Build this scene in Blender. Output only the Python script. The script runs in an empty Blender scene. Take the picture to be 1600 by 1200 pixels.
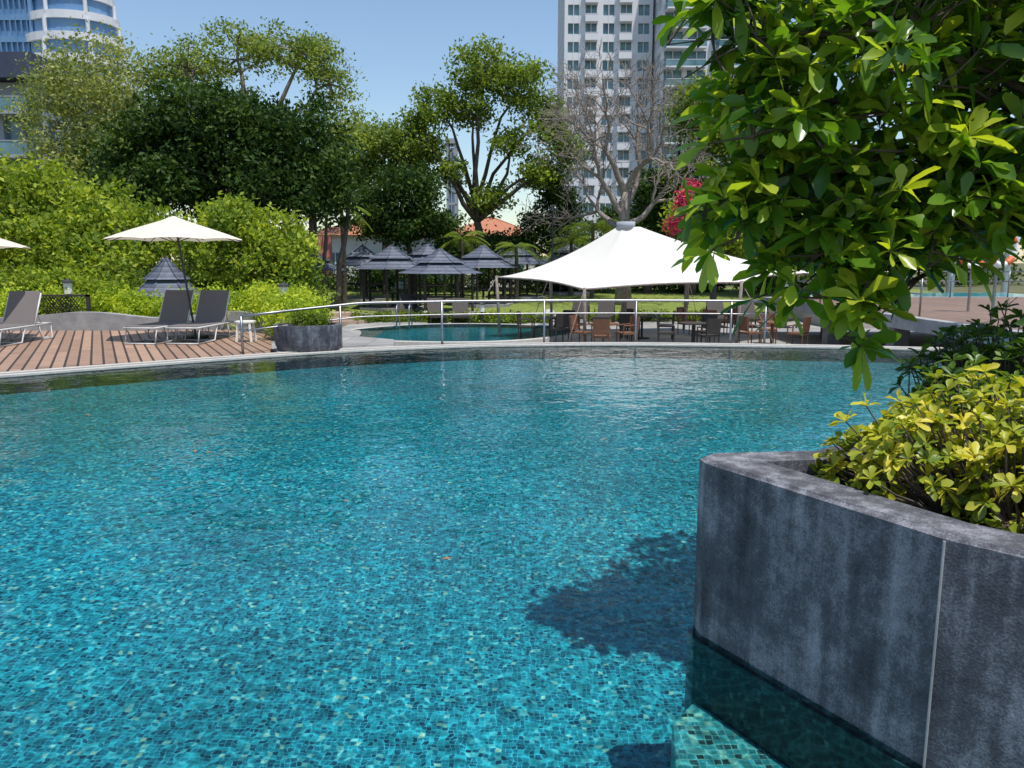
import bpy, math, random
import numpy as np
from mathutils import Vector, Matrix, noise
random.seed(7); rng=np.random.default_rng(7)
scene=bpy.context.scene
scene.view_settings.view_transform='Standard'; scene.view_settings.look='None'; scene.view_settings.exposure=0; scene.view_settings.gamma=1
R=math.radians

# ------------------------------------------------------------ node helpers
class NT:
    def __init__(s,name):
        s.m=bpy.data.materials.new(name); s.m.use_nodes=True
        s.t=s.m.node_tree; s.t.nodes.clear()
        s.out=s.t.nodes.new('ShaderNodeOutputMaterial')
    def n(s,typ,**kw):
        nd=s.t.nodes.new(typ)
        for k,v in kw.items():
            if k.startswith('i_'):
                key=k[2:]; key=int(key) if key.isdigit() else key.replace('_',' ')
                nd.inputs[key].default_value=v
            else: setattr(nd,k,v)
        return nd
    def l(s,a,b): s.t.links.new(a,b)
    def ramp(s,fac,stops,interp='LINEAR'):
        r=s.t.nodes.new('ShaderNodeValToRGB'); r.color_ramp.interpolation=interp
        e=r.color_ramp.elements
        while len(e)<len(stops): e.new(0.5)
        for i,(p,c) in enumerate(stops):
            e[i].position=p; e[i].color=(c[0],c[1],c[2],1) if not isinstance(c,(int,float)) else (c,c,c,1)
        s.l(fac,r.inputs[0]); return r
    def math(s,op,a,b=None):
        m=s.t.nodes.new('ShaderNodeMath'); m.operation=op
        for i,v in enumerate((a,b)):
            if v is None: continue
            if isinstance(v,(int,float)): m.inputs[i].default_value=v
            else: s.l(v,m.inputs[i])
        return m.outputs[0]
    def bump(s,h,st=0.3,dist=0.02):
        b=s.n('ShaderNodeBump'); b.inputs['Strength'].default_value=st; b.inputs['Distance'].default_value=dist
        s.l(h,b.inputs['Height']); return b.outputs[0]
    def princ(s,**kw):
        p=s.t.nodes.new('ShaderNodeBsdfPrincipled')
        for k,v in kw.items(): p.inputs[k.replace('_',' ')].default_value=v
        s.l(p.outputs[0],s.out.inputs[0]); return p

def mat_noise(name,c1,c2,scale=4,rough=0.8,bump=0.2,metal=0.0,detail=6,bscale=None,dist=0.01,spec=0.5):
    k=NT(name); tc=k.n('ShaderNodeTexCoord')
    nz=k.n('ShaderNodeTexNoise',i_Scale=scale,i_Detail=detail,i_Roughness=0.65); k.l(tc.outputs['Object'],nz.inputs[0])
    r=k.ramp(nz.outputs[0],[(0.3,c1),(0.7,c2)])
    p=k.princ(Roughness=rough,Metallic=metal); k.l(r.outputs[0],p.inputs['Base Color'])
    p.inputs['Specular IOR Level'].default_value=spec
    if bump>0:
        n2=k.n('ShaderNodeTexNoise',i_Scale=bscale or scale*8,i_Detail=4); k.l(tc.outputs['Object'],n2.inputs[0])
        k.l(k.bump(n2.outputs[0],bump,dist),p.inputs['Normal'])
    return k.m

def mat_leaf(name,dark,mid,light,trans=0.35,rough=0.6,spec=0.15,g=1.0,tint=(1.9,1.9,0.6)):
    k=NT(name)
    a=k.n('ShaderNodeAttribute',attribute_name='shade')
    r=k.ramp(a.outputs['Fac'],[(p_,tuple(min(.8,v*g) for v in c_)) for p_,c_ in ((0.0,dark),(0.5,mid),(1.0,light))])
    p=k.n('ShaderNodeBsdfPrincipled'); p.inputs['Roughness'].default_value=rough
    p.inputs['Specular IOR Level'].default_value=spec
    k.l(r.outputs[0],p.inputs['Base Color'])
    t=k.n('ShaderNodeBsdfTranslucent')
    mx=k.n('ShaderNodeMix',data_type='RGBA',blend_type='MULTIPLY'); mx.inputs[0].default_value=1
    k.l(r.outputs[0],mx.inputs[6]); mx.inputs[7].default_value=(*tint,1)
    k.l(mx.outputs[2],t.inputs[0])
    ms=k.n('ShaderNodeMixShader'); ms.inputs[0].default_value=trans
    k.l(p.outputs[0],ms.inputs[1]); k.l(t.outputs[0],ms.inputs[2]); k.l(ms.outputs[0],k.out.inputs[0])
    return k.m

# ------------------------------------------------------------ geometry helpers
def link(o,parent=None):
    scene.collection.objects.link(o)
    if parent: o.parent=parent
    return o
def empty(name,loc=(0,0,0)):
    e=bpy.data.objects.new(name,None); e.location=loc; e.empty_display_size=0.2
    return link(e)
class MB:
    def __init__(s): s.v=[];s.f=[];s.mi=[];s.M=Matrix.Identity(4)
    def add(s,vs,fs,m=0):
        b=len(s.v); s.v+= [tuple(s.M@Vector(v)) for v in vs]
        s.f+=[tuple(b+i for i in f) for f in fs]; s.mi+=[m]*len(fs)
    def box(s,x0,x1,y0,y1,z0,z1,m=0):
        s.add([(x0,y0,z0),(x1,y0,z0),(x1,y1,z0),(x0,y1,z0),(x0,y0,z1),(x1,y0,z1),(x1,y1,z1),(x0,y1,z1)],
          [(0,3,2,1),(4,5,6,7),(0,1,5,4),(1,2,6,5),(2,3,7,6),(3,0,4,7)],m)
    def tube(s,pts,rad,n=8,m=0,caps=True,closed=False):
        pts=[Vector(p) for p in pts]
        if isinstance(rad,(int,float)): rad=[rad]*len(pts)
        vs=[];fs=[];up=Vector((0.13,0.21,1)).normalized();N=len(pts)
        prev=None
        for i,p in enumerate(pts):
            if closed: d=pts[(i+1)%N]-pts[i-1]
            else: d=(pts[min(i+1,N-1)]-pts[max(i-1,0)])
            if d.length<1e-9: d=Vector((0,0,1))
            d.normalize()
            if prev is None:
                a=d.cross(up)
                if a.length<0.1: a=d.cross(Vector((1,0,0)))
            else: a=prev-d*prev.dot(d)
            if a.length<1e-6: a=d.cross(Vector((1,0,0)))
            a.normalize(); prev=a; b=d.cross(a)
            for j in range(n):
                t=2*math.pi*j/n; vs.append(p+(a*math.cos(t)+b*math.sin(t))*rad[i])
        rngN=N if closed else N-1
        for i in range(rngN):
            for j in range(n):
                i2=(i+1)%N
                fs.append((i*n+j,i*n+(j+1)%n,i2*n+(j+1)%n,i2*n+j))
        if caps and not closed:
            fs.append(tuple(range(n-1,-1,-1))); fs.append(tuple((N-1)*n+j for j in range(n)))
        s.add(vs,fs,m)
    def prism(s,poly,z0,z1,m=0):
        n=len(poly)
        s.add([(x,y,z0) for x,y in poly]+[(x,y,z1) for x,y in poly],
          [tuple(range(n-1,-1,-1)),tuple(range(n,2*n))]+[(i,(i+1)%n,n+(i+1)%n,n+i) for i in range(n)],m)
    def obj(s,name,mats,parent=None,smooth=False,bevel=0):
        me=bpy.data.meshes.new(name); me.from_pydata(s.v,[],s.f)
        for mt in mats: me.materials.append(mt)
        me.polygons.foreach_set('material_index',s.mi)
        if smooth: me.polygons.foreach_set('use_smooth',[True]*len(s.f))
        me.update()
        o=bpy.data.objects.new(name,me); link(o,parent)
        if bevel:
            b=o.modifiers.new('bevel','BEVEL'); b.width=bevel; b.segments=2; b.limit_method='ANGLE'
        return o
def catmull(pts,sub=6,closed=False):
    P=[Vector(p) for p in pts]; out=[]; n=len(P)
    for i in range(n if closed else n-1):
        if closed: a,b,c,d=P[i-1],P[i],P[(i+1)%n],P[(i+2)%n]
        else: a,b,c,d=P[max(i-1,0)],P[i],P[i+1],P[min(i+2,n-1)]
        for j in range(sub):
            t=j/sub
            out.append(0.5*((2*b)+(c-a)*t+(2*a-5*b+4*c-d)*t*t+(3*b-a-3*c+d)*t**3))
    if not closed: out.append(P[-1])
    return out
def offset(pts,d):
    out=[];n=len(pts)
    for i,p in enumerate(pts):
        a=pts[max(i-1,0)];b=pts[min(i+1,n-1)]
        t=(Vector(b)-Vector(a)).normalized(); out.append(Vector((p[0]-t.y*d,p[1]+t.x*d)))
    return out

# leaf clouds -------------------------------------------------
def quad_cloud(name,C,size,shade,mat,parent,flat=0.0,aspect=0.5):
    n=len(C)
    a=rng.normal(size=(n,3)); a[:,2]*=(1-flat*0.6); a/=np.linalg.norm(a,axis=1)[:,None]
    q=rng.normal(size=(n,3)); q[:,2]*=(1-flat); b=q-(q*a).sum(1)[:,None]*a; b/=np.linalg.norm(b,axis=1)[:,None]
    s=(size*rng.uniform(0.6,1.35,n))[:,None]
    nrm=np.cross(a,b)
    V=np.empty((n,4,3)); V[:,0]=C-a*s; V[:,1]=C+b*s*aspect+nrm*s*.12; V[:,2]=C+a*s; V[:,3]=C-b*s*aspect+nrm*s*.12
    me=bpy.data.meshes.new(name)
    me.vertices.add(n*4); me.vertices.foreach_set('co',V.reshape(-1))
    me.loops.add(n*4); me.loops.foreach_set('vertex_index',np.arange(n*4,dtype=np.int32))
    me.polygons.add(n); me.polygons.foreach_set('loop_start',np.arange(0,n*4,4,dtype=np.int32))
    me.materials.append(mat)
    at=me.attributes.new('shade','FLOAT','FACE'); at.data.foreach_set('value',np.clip(shade,0,1).astype(np.float32))
    me.update(calc_edges=True)
    return link(bpy.data.objects.new(name,me),parent)
def clump_points(blobs,nclump,gap=0.1,inner=0.45):
    w=np.array([ (r[0]*r[1]*r[2])**(2/3) for c,r in blobs]); w/=w.sum()
    out=[]
    tries=0
    while len(out)<nclump and tries<nclump*6:
        tries+=1
        i=rng.choice(len(blobs),p=w); c,r=blobs[i]
        d=rng.normal(size=3); d/=np.linalg.norm(d)
        u=inner+(1-inner)*rng.random()**0.6
        lump=1+0.40*noise.noise(Vector(d)*2.1+Vector(c))+rng.normal()*0.09
        p=np.array(c)+d*np.array(r)*u*lump
        if noise.noise(Vector(p)*(1.6/ max(r[0],.3)) )<-0.28+gap: continue
        out.append(p)
    return np.array(out)
def leaves_at(cl,nleaf,cr,vert=0.7):
    n=len(cl)
    C=np.repeat(cl,nleaf,axis=0)+rng.normal(size=(n*nleaf,3))*np.array([cr,cr,cr*vert])
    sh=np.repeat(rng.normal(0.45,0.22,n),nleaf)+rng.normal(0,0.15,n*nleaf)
    return C,sh
def limb_pts(a,b,sag=0.12,n=6,wob=0.06):
    a=Vector(a);b=Vector(b);L=(b-a).length;out=[]
    off=Vector((rng.normal(),rng.normal(),0))*L*wob
    for i in range(n+1):
        t=i/n; p=a.lerp(b,t); p+=off*math.sin(t*math.pi); p.z+= L*sag*math.sin(t*math.pi*0.9)
        p+=Vector(rng.normal(size=3))*L*0.012*(1 if 0<i<n else 0)
        out.append(p)
    return out
def tree(name,base,trunk_r,fork,blobs,leafmat,bark,nclump=350,nleaf=45,cr=0.35,size=0.16,gap=0.1,inner=0.45,twigs=60,flat=0.0,trunks=None,vert=0.7):
    e=empty(name,(0,0,0))
    m=MB(); base=Vector(base);fork=Vector(fork)
    tp=limb_pts(base,fork,0,6,0.04); m.tube(tp,[trunk_r*(1.25-0.55*i/6) if i else trunk_r*1.5 for i in range(7)],10)
    for t in (trunks or []):
        m.tube(limb_pts(t[0],t[1],0.0,5,0.03),[t[2]*(1.2-0.5*i/5) for i in range(6)],7)
    cl=clump_points(blobs,nclump,gap,inner)
    ends=[]
    for c,r in blobs:
        lp=limb_pts(fork,c,0.08,7,0.08); r0=trunk_r*0.55
        m.tube(lp,[r0*(1-0.75*i/7) for i in range(8)],7); ends.append(lp)
    allp=[p for lp in ends for p in lp[2:]]
    for i in rng.choice(len(cl),min(twigs,len(cl)),replace=False):
        p=Vector(cl[i]); q=min(allp,key=lambda a:(a-p).length)
        lp=limb_pts(q,p,0.05,4,0.08); m.tube(lp,[trunk_r*0.16*(1-0.8*j/4) for j in range(5)],5,caps=False)
    m.obj('trunk_and_limbs',[bark],e,smooth=True)
    C,sh=leaves_at(cl,nleaf,cr,vert)
    quad_cloud('foliage',C,size,sh,leafmat,e,flat)
    return e
def bush(name,blobs,mat,nclump=150,nleaf=40,cr=0.16,size=0.07,gap=0.0,inner=0.3):
    e=empty(name)
    cl=clump_points(blobs,nclump,gap,inner); C,sh=leaves_at(cl,nleaf,cr,0.8)
    quad_cloud('foliage',C,size,sh,mat,e)
    return e
def rosettes(name,P,axes,L,nl,mat,parent,width=0.36,tiltr=(15,75),jit=0.3):
    V=[];F=[];S=[]
    for p,ax in zip(P,axes):
        ax=Vector(ax).normalized(); p=Vector(p)
        u=ax.orthogonal().normalized(); w=ax.cross(u)
        ph=random.random()*6.28; k=max(3,int(round(random.gauss(nl,1.2))))
        cs=random.gauss(0.5,0.26)
        for j in range(k):
            t=ph+2.4*j; ti=R(random.uniform(*tiltr))
            d=(u*math.cos(t)+w*math.sin(t))*math.cos(ti-R(15))+ax*math.sin(R(80)-ti)*0.9
            d=(d+Vector((random.gauss(0,.15),random.gauss(0,.15),random.gauss(0,.12)))).normalized()
            sd=d.cross(Vector((0,0,1))+ax*0.6)
            if sd.length<.05: continue
            sd.normalize(); nn=sd.cross(d)
            roll=random.gauss(0,0.45); sd=sd*math.cos(roll)+nn*math.sin(roll); nn=sd.cross(d)
            l=L*random.uniform(0.5,1.2)*(1-0.02*j); W=l*width*random.uniform(.85,1.15)
            dr=random.uniform(0.0,0.4)*l; fo=random.uniform(0.1,0.45)*W*0.5
            def sp(tt): return p+d*(l*tt)+Vector((0,0,-dr*tt*tt))
            b=len(V)
            wv=random.uniform(-.09,.09)*l; w2=random.uniform(-.05,.05)*l
            V+= [sp(0), sp(.38)+sd*W*.3+nn*(fo+w2), sp(.38), sp(.38)-sd*W*.3+nn*(fo-w2),
                 sp(.72)+sd*W*.5+nn*(fo+wv), sp(.72), sp(.72)-sd*W*.5+nn*(fo-wv), sp(.92)+sd*W*.27+nn*fo*.5,sp(.92)-sd*W*.27+nn*fo*.5, sp(1.0)]
            F+=[(b,b+2,b+1),(b,b+3,b+2),(b+1,b+2,b+5,b+4),(b+2,b+3,b+6,b+5),(b+4,b+5,b+9,b+7),(b+5,b+6,b+8,b+9)]
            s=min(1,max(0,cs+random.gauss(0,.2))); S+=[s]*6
    me=bpy.data.meshes.new(name); me.from_pydata(V,[],F); me.materials.append(mat)
    at=me.attributes.new('shade','FLOAT','FACE'); at.data.foreach_set('value',S)
    me.polygons.foreach_set('use_smooth',[True]*len(F)); me.update()
    return link(bpy.data.objects.new(name,me),parent)

# ------------------------------------------------------------ materials
def mosaic(name,plane,stops,warp=0.02,scale=34,grout=(.13,.42,.47,1)):
    k=NT(name); tc=k.n('ShaderNodeTexCoord')
    nz=k.n('ShaderNodeTexNoise',i_Scale=11.0,i_Detail=2.0); k.l(tc.outputs['Object'],nz.inputs[0])
    sub=k.n('ShaderNodeVectorMath',operation='SUBTRACT'); k.l(nz.outputs['Color'],sub.inputs[0]); sub.inputs[1].default_value=(.5,.5,.5)
    sc=k.n('ShaderNodeVectorMath',operation='SCALE'); k.l(sub.outputs[0],sc.inputs[0]); sc.inputs['Scale'].default_value=warp
    ad=k.n('ShaderNodeVectorMath',operation='ADD'); k.l(tc.outputs['Object'],ad.inputs[0]); k.l(sc.outputs[0],ad.inputs[1])
    s2=k.n('ShaderNodeVectorMath',operation='SCALE'); k.l(ad.outputs[0],s2.inputs[0]); s2.inputs['Scale'].default_value=scale
    sep=k.n('ShaderNodeSeparateXYZ'); k.l(s2.outputs[0],sep.inputs[0])
    if plane=='xy': A,B=sep.outputs[0],sep.outputs[1]
    else: A,B=k.math('ADD',sep.outputs[0],k.math('MULTIPLY',sep.outputs[1],-1.0)),sep.outputs[2]
    fa,fb=k.math('FLOOR',A),k.math('FLOOR',B)
    cmb=k.n('ShaderNodeCombineXYZ'); k.l(fa,cmb.inputs[0]); k.l(fb,cmb.inputs[1])
    wn=k.n('ShaderNodeTexWhiteNoise',noise_dimensions='2D'); k.l(cmb.outputs[0],wn.inputs[0])
    r=k.ramp(wn.outputs[0],stops)
    ga=k.math('ABSOLUTE',k.math('SUBTRACT',k.math('FRACT',A),0.5)); gb=k.math('ABSOLUTE',k.math('SUBTRACT',k.math('FRACT',B),0.5))
    g=k.math('GREATER_THAN',k.math('MAXIMUM',ga,gb),0.43)
    mx=k.n('ShaderNodeMix',data_type='RGBA'); k.l(g,mx.inputs[0]); k.l(r.outputs[0],mx.inputs[6]); mx.inputs[7].default_value=grout
    big=k.n('ShaderNodeTexNoise',i_Scale=0.45,i_Detail=3.0); k.l(tc.outputs['Object'],big.inputs[0])
    br=k.ramp(big.outputs[0],[(.32,.68),(.66,1.05)])
    m2=k.n('ShaderNodeMix',data_type='RGBA',blend_type='MULTIPLY'); m2.inputs[0].default_value=1
    k.l(mx.outputs[2],m2.inputs[6]); k.l(br.outputs[0],m2.inputs[7])
    p=k.princ(Roughness=.35); k.l(m2.outputs[2],p.inputs['Base Color'])
    return k.m
ST=[(0,(.002,.045,.10)),(.2,(.004,.15,.25)),(.6,(.007,.29,.40)),(.88,(.02,.44,.55)),(.96,(.15,.58,.62)),(1,(.45,.68,.5))]
M_pool=mosaic('pool_mosaic_floor','xy',ST,0.08,32,(.07,.46,.56,1))
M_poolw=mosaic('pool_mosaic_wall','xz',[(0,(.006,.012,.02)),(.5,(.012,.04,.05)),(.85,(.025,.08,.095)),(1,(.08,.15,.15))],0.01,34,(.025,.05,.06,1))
M_step=mosaic('pool_mosaic_step','xy',[(0,(.02,.05,.05)),(.10,(.03,.10,.12)),(.3,(.03,.28,.33)),(.8,(.06,.40,.44)),(1,(.30,.58,.45))],0.03,30,(.15,.45,.44,1))

def water_mat(name,tint,b1=0.022):
    k=NT(name); tc=k.n('ShaderNodeTexCoord')
    n1=k.n('ShaderNodeTexNoise',i_Scale=1.8,i_Detail=3.0,i_Roughness=.55); k.l(tc.outputs['Object'],n1.inputs[0])
    n2=k.n('ShaderNodeTexNoise',i_Scale=8.0,i_Detail=2.0); k.l(tc.outputs['Object'],n2.inputs[0])
    h=k.math('ADD',n1.outputs[0],k.math('MULTIPLY',n2.outputs[0],0.22))
    nb=k.bump(h,1.0,b1)
    fr=k.n('ShaderNodeFresnel',i_IOR=1.33); k.l(nb,fr.inputs['Normal'])
    gl=k.n('ShaderNodeBsdfGlossy'); gl.inputs['Roughness'].default_value=0.02; k.l(nb,gl.inputs['Normal'])
    tr=k.n('ShaderNodeBsdfTransparent')
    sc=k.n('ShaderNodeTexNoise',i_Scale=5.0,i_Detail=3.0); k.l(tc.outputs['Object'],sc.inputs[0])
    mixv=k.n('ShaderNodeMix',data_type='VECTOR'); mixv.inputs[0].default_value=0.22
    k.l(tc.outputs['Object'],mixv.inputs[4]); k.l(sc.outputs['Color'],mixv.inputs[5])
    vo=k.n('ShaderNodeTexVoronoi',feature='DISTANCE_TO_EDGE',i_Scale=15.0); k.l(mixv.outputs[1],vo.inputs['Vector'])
    rr=k.ramp(vo.outputs['Distance'],[(0,1.0),(.035,.95),(.11,.66),(.42,.48)])  # caustic light net painted into the transparent tint, patterning sunlight on the floor
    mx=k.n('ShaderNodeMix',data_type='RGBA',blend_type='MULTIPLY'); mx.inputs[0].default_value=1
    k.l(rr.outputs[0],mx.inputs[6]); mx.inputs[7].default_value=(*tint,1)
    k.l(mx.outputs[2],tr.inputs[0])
    ms=k.n('ShaderNodeMixShader'); k.l(fr.outputs[0],ms.inputs[0]); k.l(tr.outputs[0],ms.inputs[1]); k.l(gl.outputs[0],ms.inputs[2])
    k.l(ms.outputs[0],k.out.inputs[0]); return k.m
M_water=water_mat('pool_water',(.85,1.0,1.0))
k=NT('dark_render_concrete'); tc=k.n('ShaderNodeTexCoord')
n1=k.n('ShaderNodeTexNoise',i_Scale=2.4,i_Detail=9.0,i_Roughness=.75); k.l(tc.outputs['Object'],n1.inputs[0])
mp=k.n('ShaderNodeMapping'); mp.inputs['Scale'].default_value=(9,9,.9); k.l(tc.outputs['Object'],mp.inputs[0])
n2=k.n('ShaderNodeTexNoise',i_Scale=1.6,i_Detail=5.0); k.l(mp.outputs[0],n2.inputs[0])
n3=k.n('ShaderNodeTexNoise',i_Scale=120,i_Detail=2.0); k.l(tc.outputs['Object'],n3.inputs[0])
s=k.math('ADD',k.math('MULTIPLY',n1.outputs[0],.58),k.math('ADD',k.math('MULTIPLY',n2.outputs[0],.26),k.math('MULTIPLY',n3.outputs[0],.16)))
r=k.ramp(s,[(.40,(.025,.025,.034)),(.5,(.085,.085,.10)),(.60,(.26,.26,.29)),(.68,(.38,.38,.4))])
p=k.princ(Roughness=.75); k.l(r.outputs[0],p.inputs['Base Color']); k.l(k.bump(k.math('ADD',n3.outputs[0],n1.outputs[0]),.45,.008),p.inputs['Normal'])
M_conc=k.m
M_conc2=mat_noise('pale_concrete',(.22,.22,.23),(.38,.38,.38),3,.85,.2)
M_coping=mat_noise('coping_stone',(.38,.36,.33),(.54,.51,.46),9,.7,.1)
k=NT('drain_grate')
tc=k.n('ShaderNodeTexCoord'); wv=k.n('ShaderNodeTexWave',i_Scale=14.0); wv.bands_direction='DIAGONAL'
k.l(tc.outputs['Object'],wv.inputs[0]); rr=k.ramp(wv.outputs[0],[(.35,(.03,.03,.03)),(.55,(.45,.43,.4))]); pp=k.princ(Roughness=.6); k.l(rr.outputs[0],pp.inputs[0]); M_drain=k.m
def deck_mat(name,rot,c1,c2,c3,rh=.15):
    k=NT(name); tc=k.n('ShaderNodeTexCoord'); mp=k.n('ShaderNodeMapping'); mp.inputs['Rotation'].default_value=(0,0,rot); k.l(tc.outputs['Object'],mp.inputs[0])
    b=k.n('ShaderNodeTexBrick',i_Scale=1.0); b.inputs['Brick Width'].default_value=4.8; b.inputs['Row Height'].default_value=rh; b.inputs['Mortar Size'].default_value=.02
    b.inputs['Color1'].default_value=(*c1,1); b.inputs['Color2'].default_value=(*c2,1); b.inputs['Mortar'].default_value=(*c3,1); k.l(mp.outputs[0],b.inputs[0])
    nz=k.n('ShaderNodeTexNoise',i_Scale=3.0,i_Detail=6.0); k.l(mp.outputs[0],nz.inputs[0]); br=k.ramp(nz.outputs[0],[(.3,.85),(.7,1.08)])
    mx=k.n('ShaderNodeMix',data_type='RGBA',blend_type='MULTIPLY'); mx.inputs[0].default_value=1; k.l(b.outputs[0],mx.inputs[6]); k.l(br.outputs[0],mx.inputs[7])
    p=k.princ(Roughness=.65); k.l(mx.outputs[2],p.inputs['Base Color']); k.l(k.bump(b.outputs['Fac'],-.4,.01),p.inputs['Normal']); return k.m
M_deck=deck_mat('composite_decking',R(62),(.37,.235,.165),(.27,.165,.115),(.04,.025,.02),.19)
M_deck2=deck_mat('bridge_decking',R(90),(.30,.19,.13),(.22,.135,.095),(.04,.025,.02))
M_steel=mat_noise('brushed_steel',(.22,.22,.23),(.34,.34,.35),20,.4,0,1.0)
M_frame=mat_noise('lounger_frame',(.50,.50,.49),(.58,.58,.56),10,.4,0)
M_sling=mat_noise('taupe_sling',(.12,.105,.105),(.16,.14,.135),60,.85,.3,bscale=300,dist=.002)
M_white=mat_noise('white_paint',(.74,.74,.73),(.82,.82,.8),2,.6,0)
M_plast=mat_noise('white_plastic',(.7,.68,.64),(.78,.76,.72),5,.4,0)
def fabric(name,c,trans):
    k=NT(name); tc=k.n('ShaderNodeTexCoord'); nz=k.n('ShaderNodeTexNoise',i_Scale=1.5,i_Detail=5.0); k.l(tc.outputs['Object'],nz.inputs[0])
    r=k.ramp(nz.outputs[0],[(.3,tuple(v*.93 for v in c)),(.7,c)])
    d=k.n('ShaderNodeBsdfDiffuse'); t=k.n('ShaderNodeBsdfTranslucent'); k.l(r.outputs[0],d.inputs[0]); k.l(r.outputs[0],t.inputs[0])
    ms=k.n('ShaderNodeMixShader'); ms.inputs[0].default_value=trans; k.l(d.outputs[0],ms.inputs[1]); k.l(t.outputs[0],ms.inputs[2]); k.l(ms.outputs[0],k.out.inputs[0]); return k.m
M_umb=fabric('cream_canvas',(.80,.74,.62),.25)
M_tent=fabric('white_membrane',(.80,.77,.71),.2)
M_dark=mat_noise('dark_metal',(.02,.02,.022),(.04,.04,.04),8,.5,0)
M_wood=mat_noise('brown_wood',(.12,.05,.025),(.22,.10,.05),14,.6,.2)
M_darkwood=mat_noise('dark_wood',(.025,.02,.018),(.05,.04,.032),14,.7,.2)
M_bark=mat_noise('bark',(.05,.04,.03),(.13,.10,.075),12,.9,.6,bscale=40)
M_barkp=mat_noise('pale_bark',(.15,.12,.10),(.32,.27,.235),9,.9,.5,bscale=30)
M_soil=mat_noise('soil',(.02,.014,.01),(.06,.04,.03),14,.95,.6)
M_glass=mat_noise('window_glass',(.07,.15,.18),(.20,.34,.38),.4,.12,0)
M_glassb=mat_noise('blue_glass',(.10,.22,.42),(.18,.32,.52),.3,.15,0)
M_bwhite=mat_noise('white_render',(.66,.66,.71),(.74,.74,.78),.15,.8,0)
M_bgrey=mat_noise('grey_render',(.30,.32,.36),(.36,.38,.42),.3,.8,0)
M_navy=mat_noise('navy_panel',(.03,.04,.08),(.05,.06,.10),.5,.6,0)
M_orange=mat_noise('terracotta_tiles',(.36,.13,.07),(.48,.20,.11),6,.8,.3)
M_pink=mat_noise('pink_render',(.5,.14,.13),(.58,.2,.18),2,.8,0)
M_rop=mat_noise('orange_paint',(.6,.12,.03),(.7,.16,.04),5,.5,0)
k=NT('slate_shingles'); tc=k.n('ShaderNodeTexCoord'); sp=k.n('ShaderNodeSeparateXYZ'); k.l(tc.outputs['Object'],sp.inputs[0])
fz=k.math('FRACT',k.math('MULTIPLY',sp.outputs[2],7.0)); nz=k.n('ShaderNodeTexNoise',i_Scale=6.0,i_Detail=4.0); k.l(tc.outputs['Object'],nz.inputs[0])
r=k.ramp(k.math('ADD',k.math('MULTIPLY',fz,.45),k.math('MULTIPLY',nz.outputs[0],.6)),[(.2,(.035,.042,.06)),(.55,(.09,.105,.145)),(.85,(.17,.19,.24))]); p=k.princ(Roughness=.7); k.l(r.outputs[0],p.inputs[0]); k.l(k.bump(fz,.6,.03),p.inputs['Normal']); M_slate=k.m
M_grass=mat_noise('lawn_grass',(.10,.15,.02),(.24,.28,.05),5,.95,.6,bscale=60,dist=.03)
M_ground=mat_noise('ground_cover',(.07,.08,.03),(.14,.13,.06),.6,.95,.3)
k=NT('grey_paving'); tc=k.n('ShaderNodeTexCoord'); b=k.n('ShaderNodeTexBrick',i_Scale=1.0); b.inputs['Brick Width'].default_value=.6; b.inputs['Row Height'].default_value=.6; b.inputs['Mortar Size'].default_value=.008; b.offset=0
b.inputs['Color1'].default_value=(.32,.31,.30,1); b.inputs['Color2'].default_value=(.25,.245,.24,1); b.inputs['Mortar'].default_value=(.14,.14,.13,1); k.l(tc.outputs['Object'],b.inputs[0])
nz=k.n('ShaderNodeTexNoise',i_Scale=.8,i_Detail=6.0); k.l(tc.outputs['Object'],nz.inputs[0]); br=k.ramp(nz.outputs[0],[(.3,.8),(.7,1.15)])
mx=k.n('ShaderNodeMix',data_type='RGBA',blend_type='MULTIPLY'); mx.inputs[0].default_value=1; k.l(b.outputs[0],mx.inputs[6]); k.l(br.outputs[0],mx.inputs[7]); p=k.princ(Roughness=.8); k.l(mx.outputs[2],p.inputs[0]); M_pave=k.m

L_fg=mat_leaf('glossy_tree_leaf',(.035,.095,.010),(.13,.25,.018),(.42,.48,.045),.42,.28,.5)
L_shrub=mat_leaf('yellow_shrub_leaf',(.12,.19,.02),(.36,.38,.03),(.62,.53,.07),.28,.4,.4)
L_shrubd=mat_leaf('green_shrub_leaf',(.03,.065,.010),(.06,.12,.016),(.12,.19,.03),.3,.4,.4,1.15)
L_dark=mat_leaf('dark_foliage',(.010,.026,.006),(.026,.056,.010),(.075,.12,.022),.2,g=1.3)
L_mid=mat_leaf('mid_foliage',(.04,.065,.012),(.09,.13,.02),(.18,.22,.035),.35,g=1.6)
L_light=mat_leaf('light_foliage',(.06,.10,.015),(.14,.185,.022),(.28,.31,.04),.35,g=1.6)
L_pale=mat_leaf('pale_foliage',(.09,.12,.035),(.18,.20,.07),(.29,.30,.12),.3,g=1.5)
L_rain=mat_leaf('feathery_foliage',(.05,.085,.02),(.12,.16,.035),(.22,.25,.06),.35,g=1.5)
L_hedge=mat_leaf('lime_foliage',(.09,.15,.015),(.23,.29,.026),(.40,.42,.05),.35,g=1.45)
L_flow=mat_leaf('bougainvillea_bracts',(.45,.03,.07),(.65,.06,.13),(.75,.18,.25),.3,tint=(1,1,1))
L_far=mat_leaf('far_foliage',(.02,.04,.012),(.045,.08,.02),(.10,.14,.035),.25,g=1.5)

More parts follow.
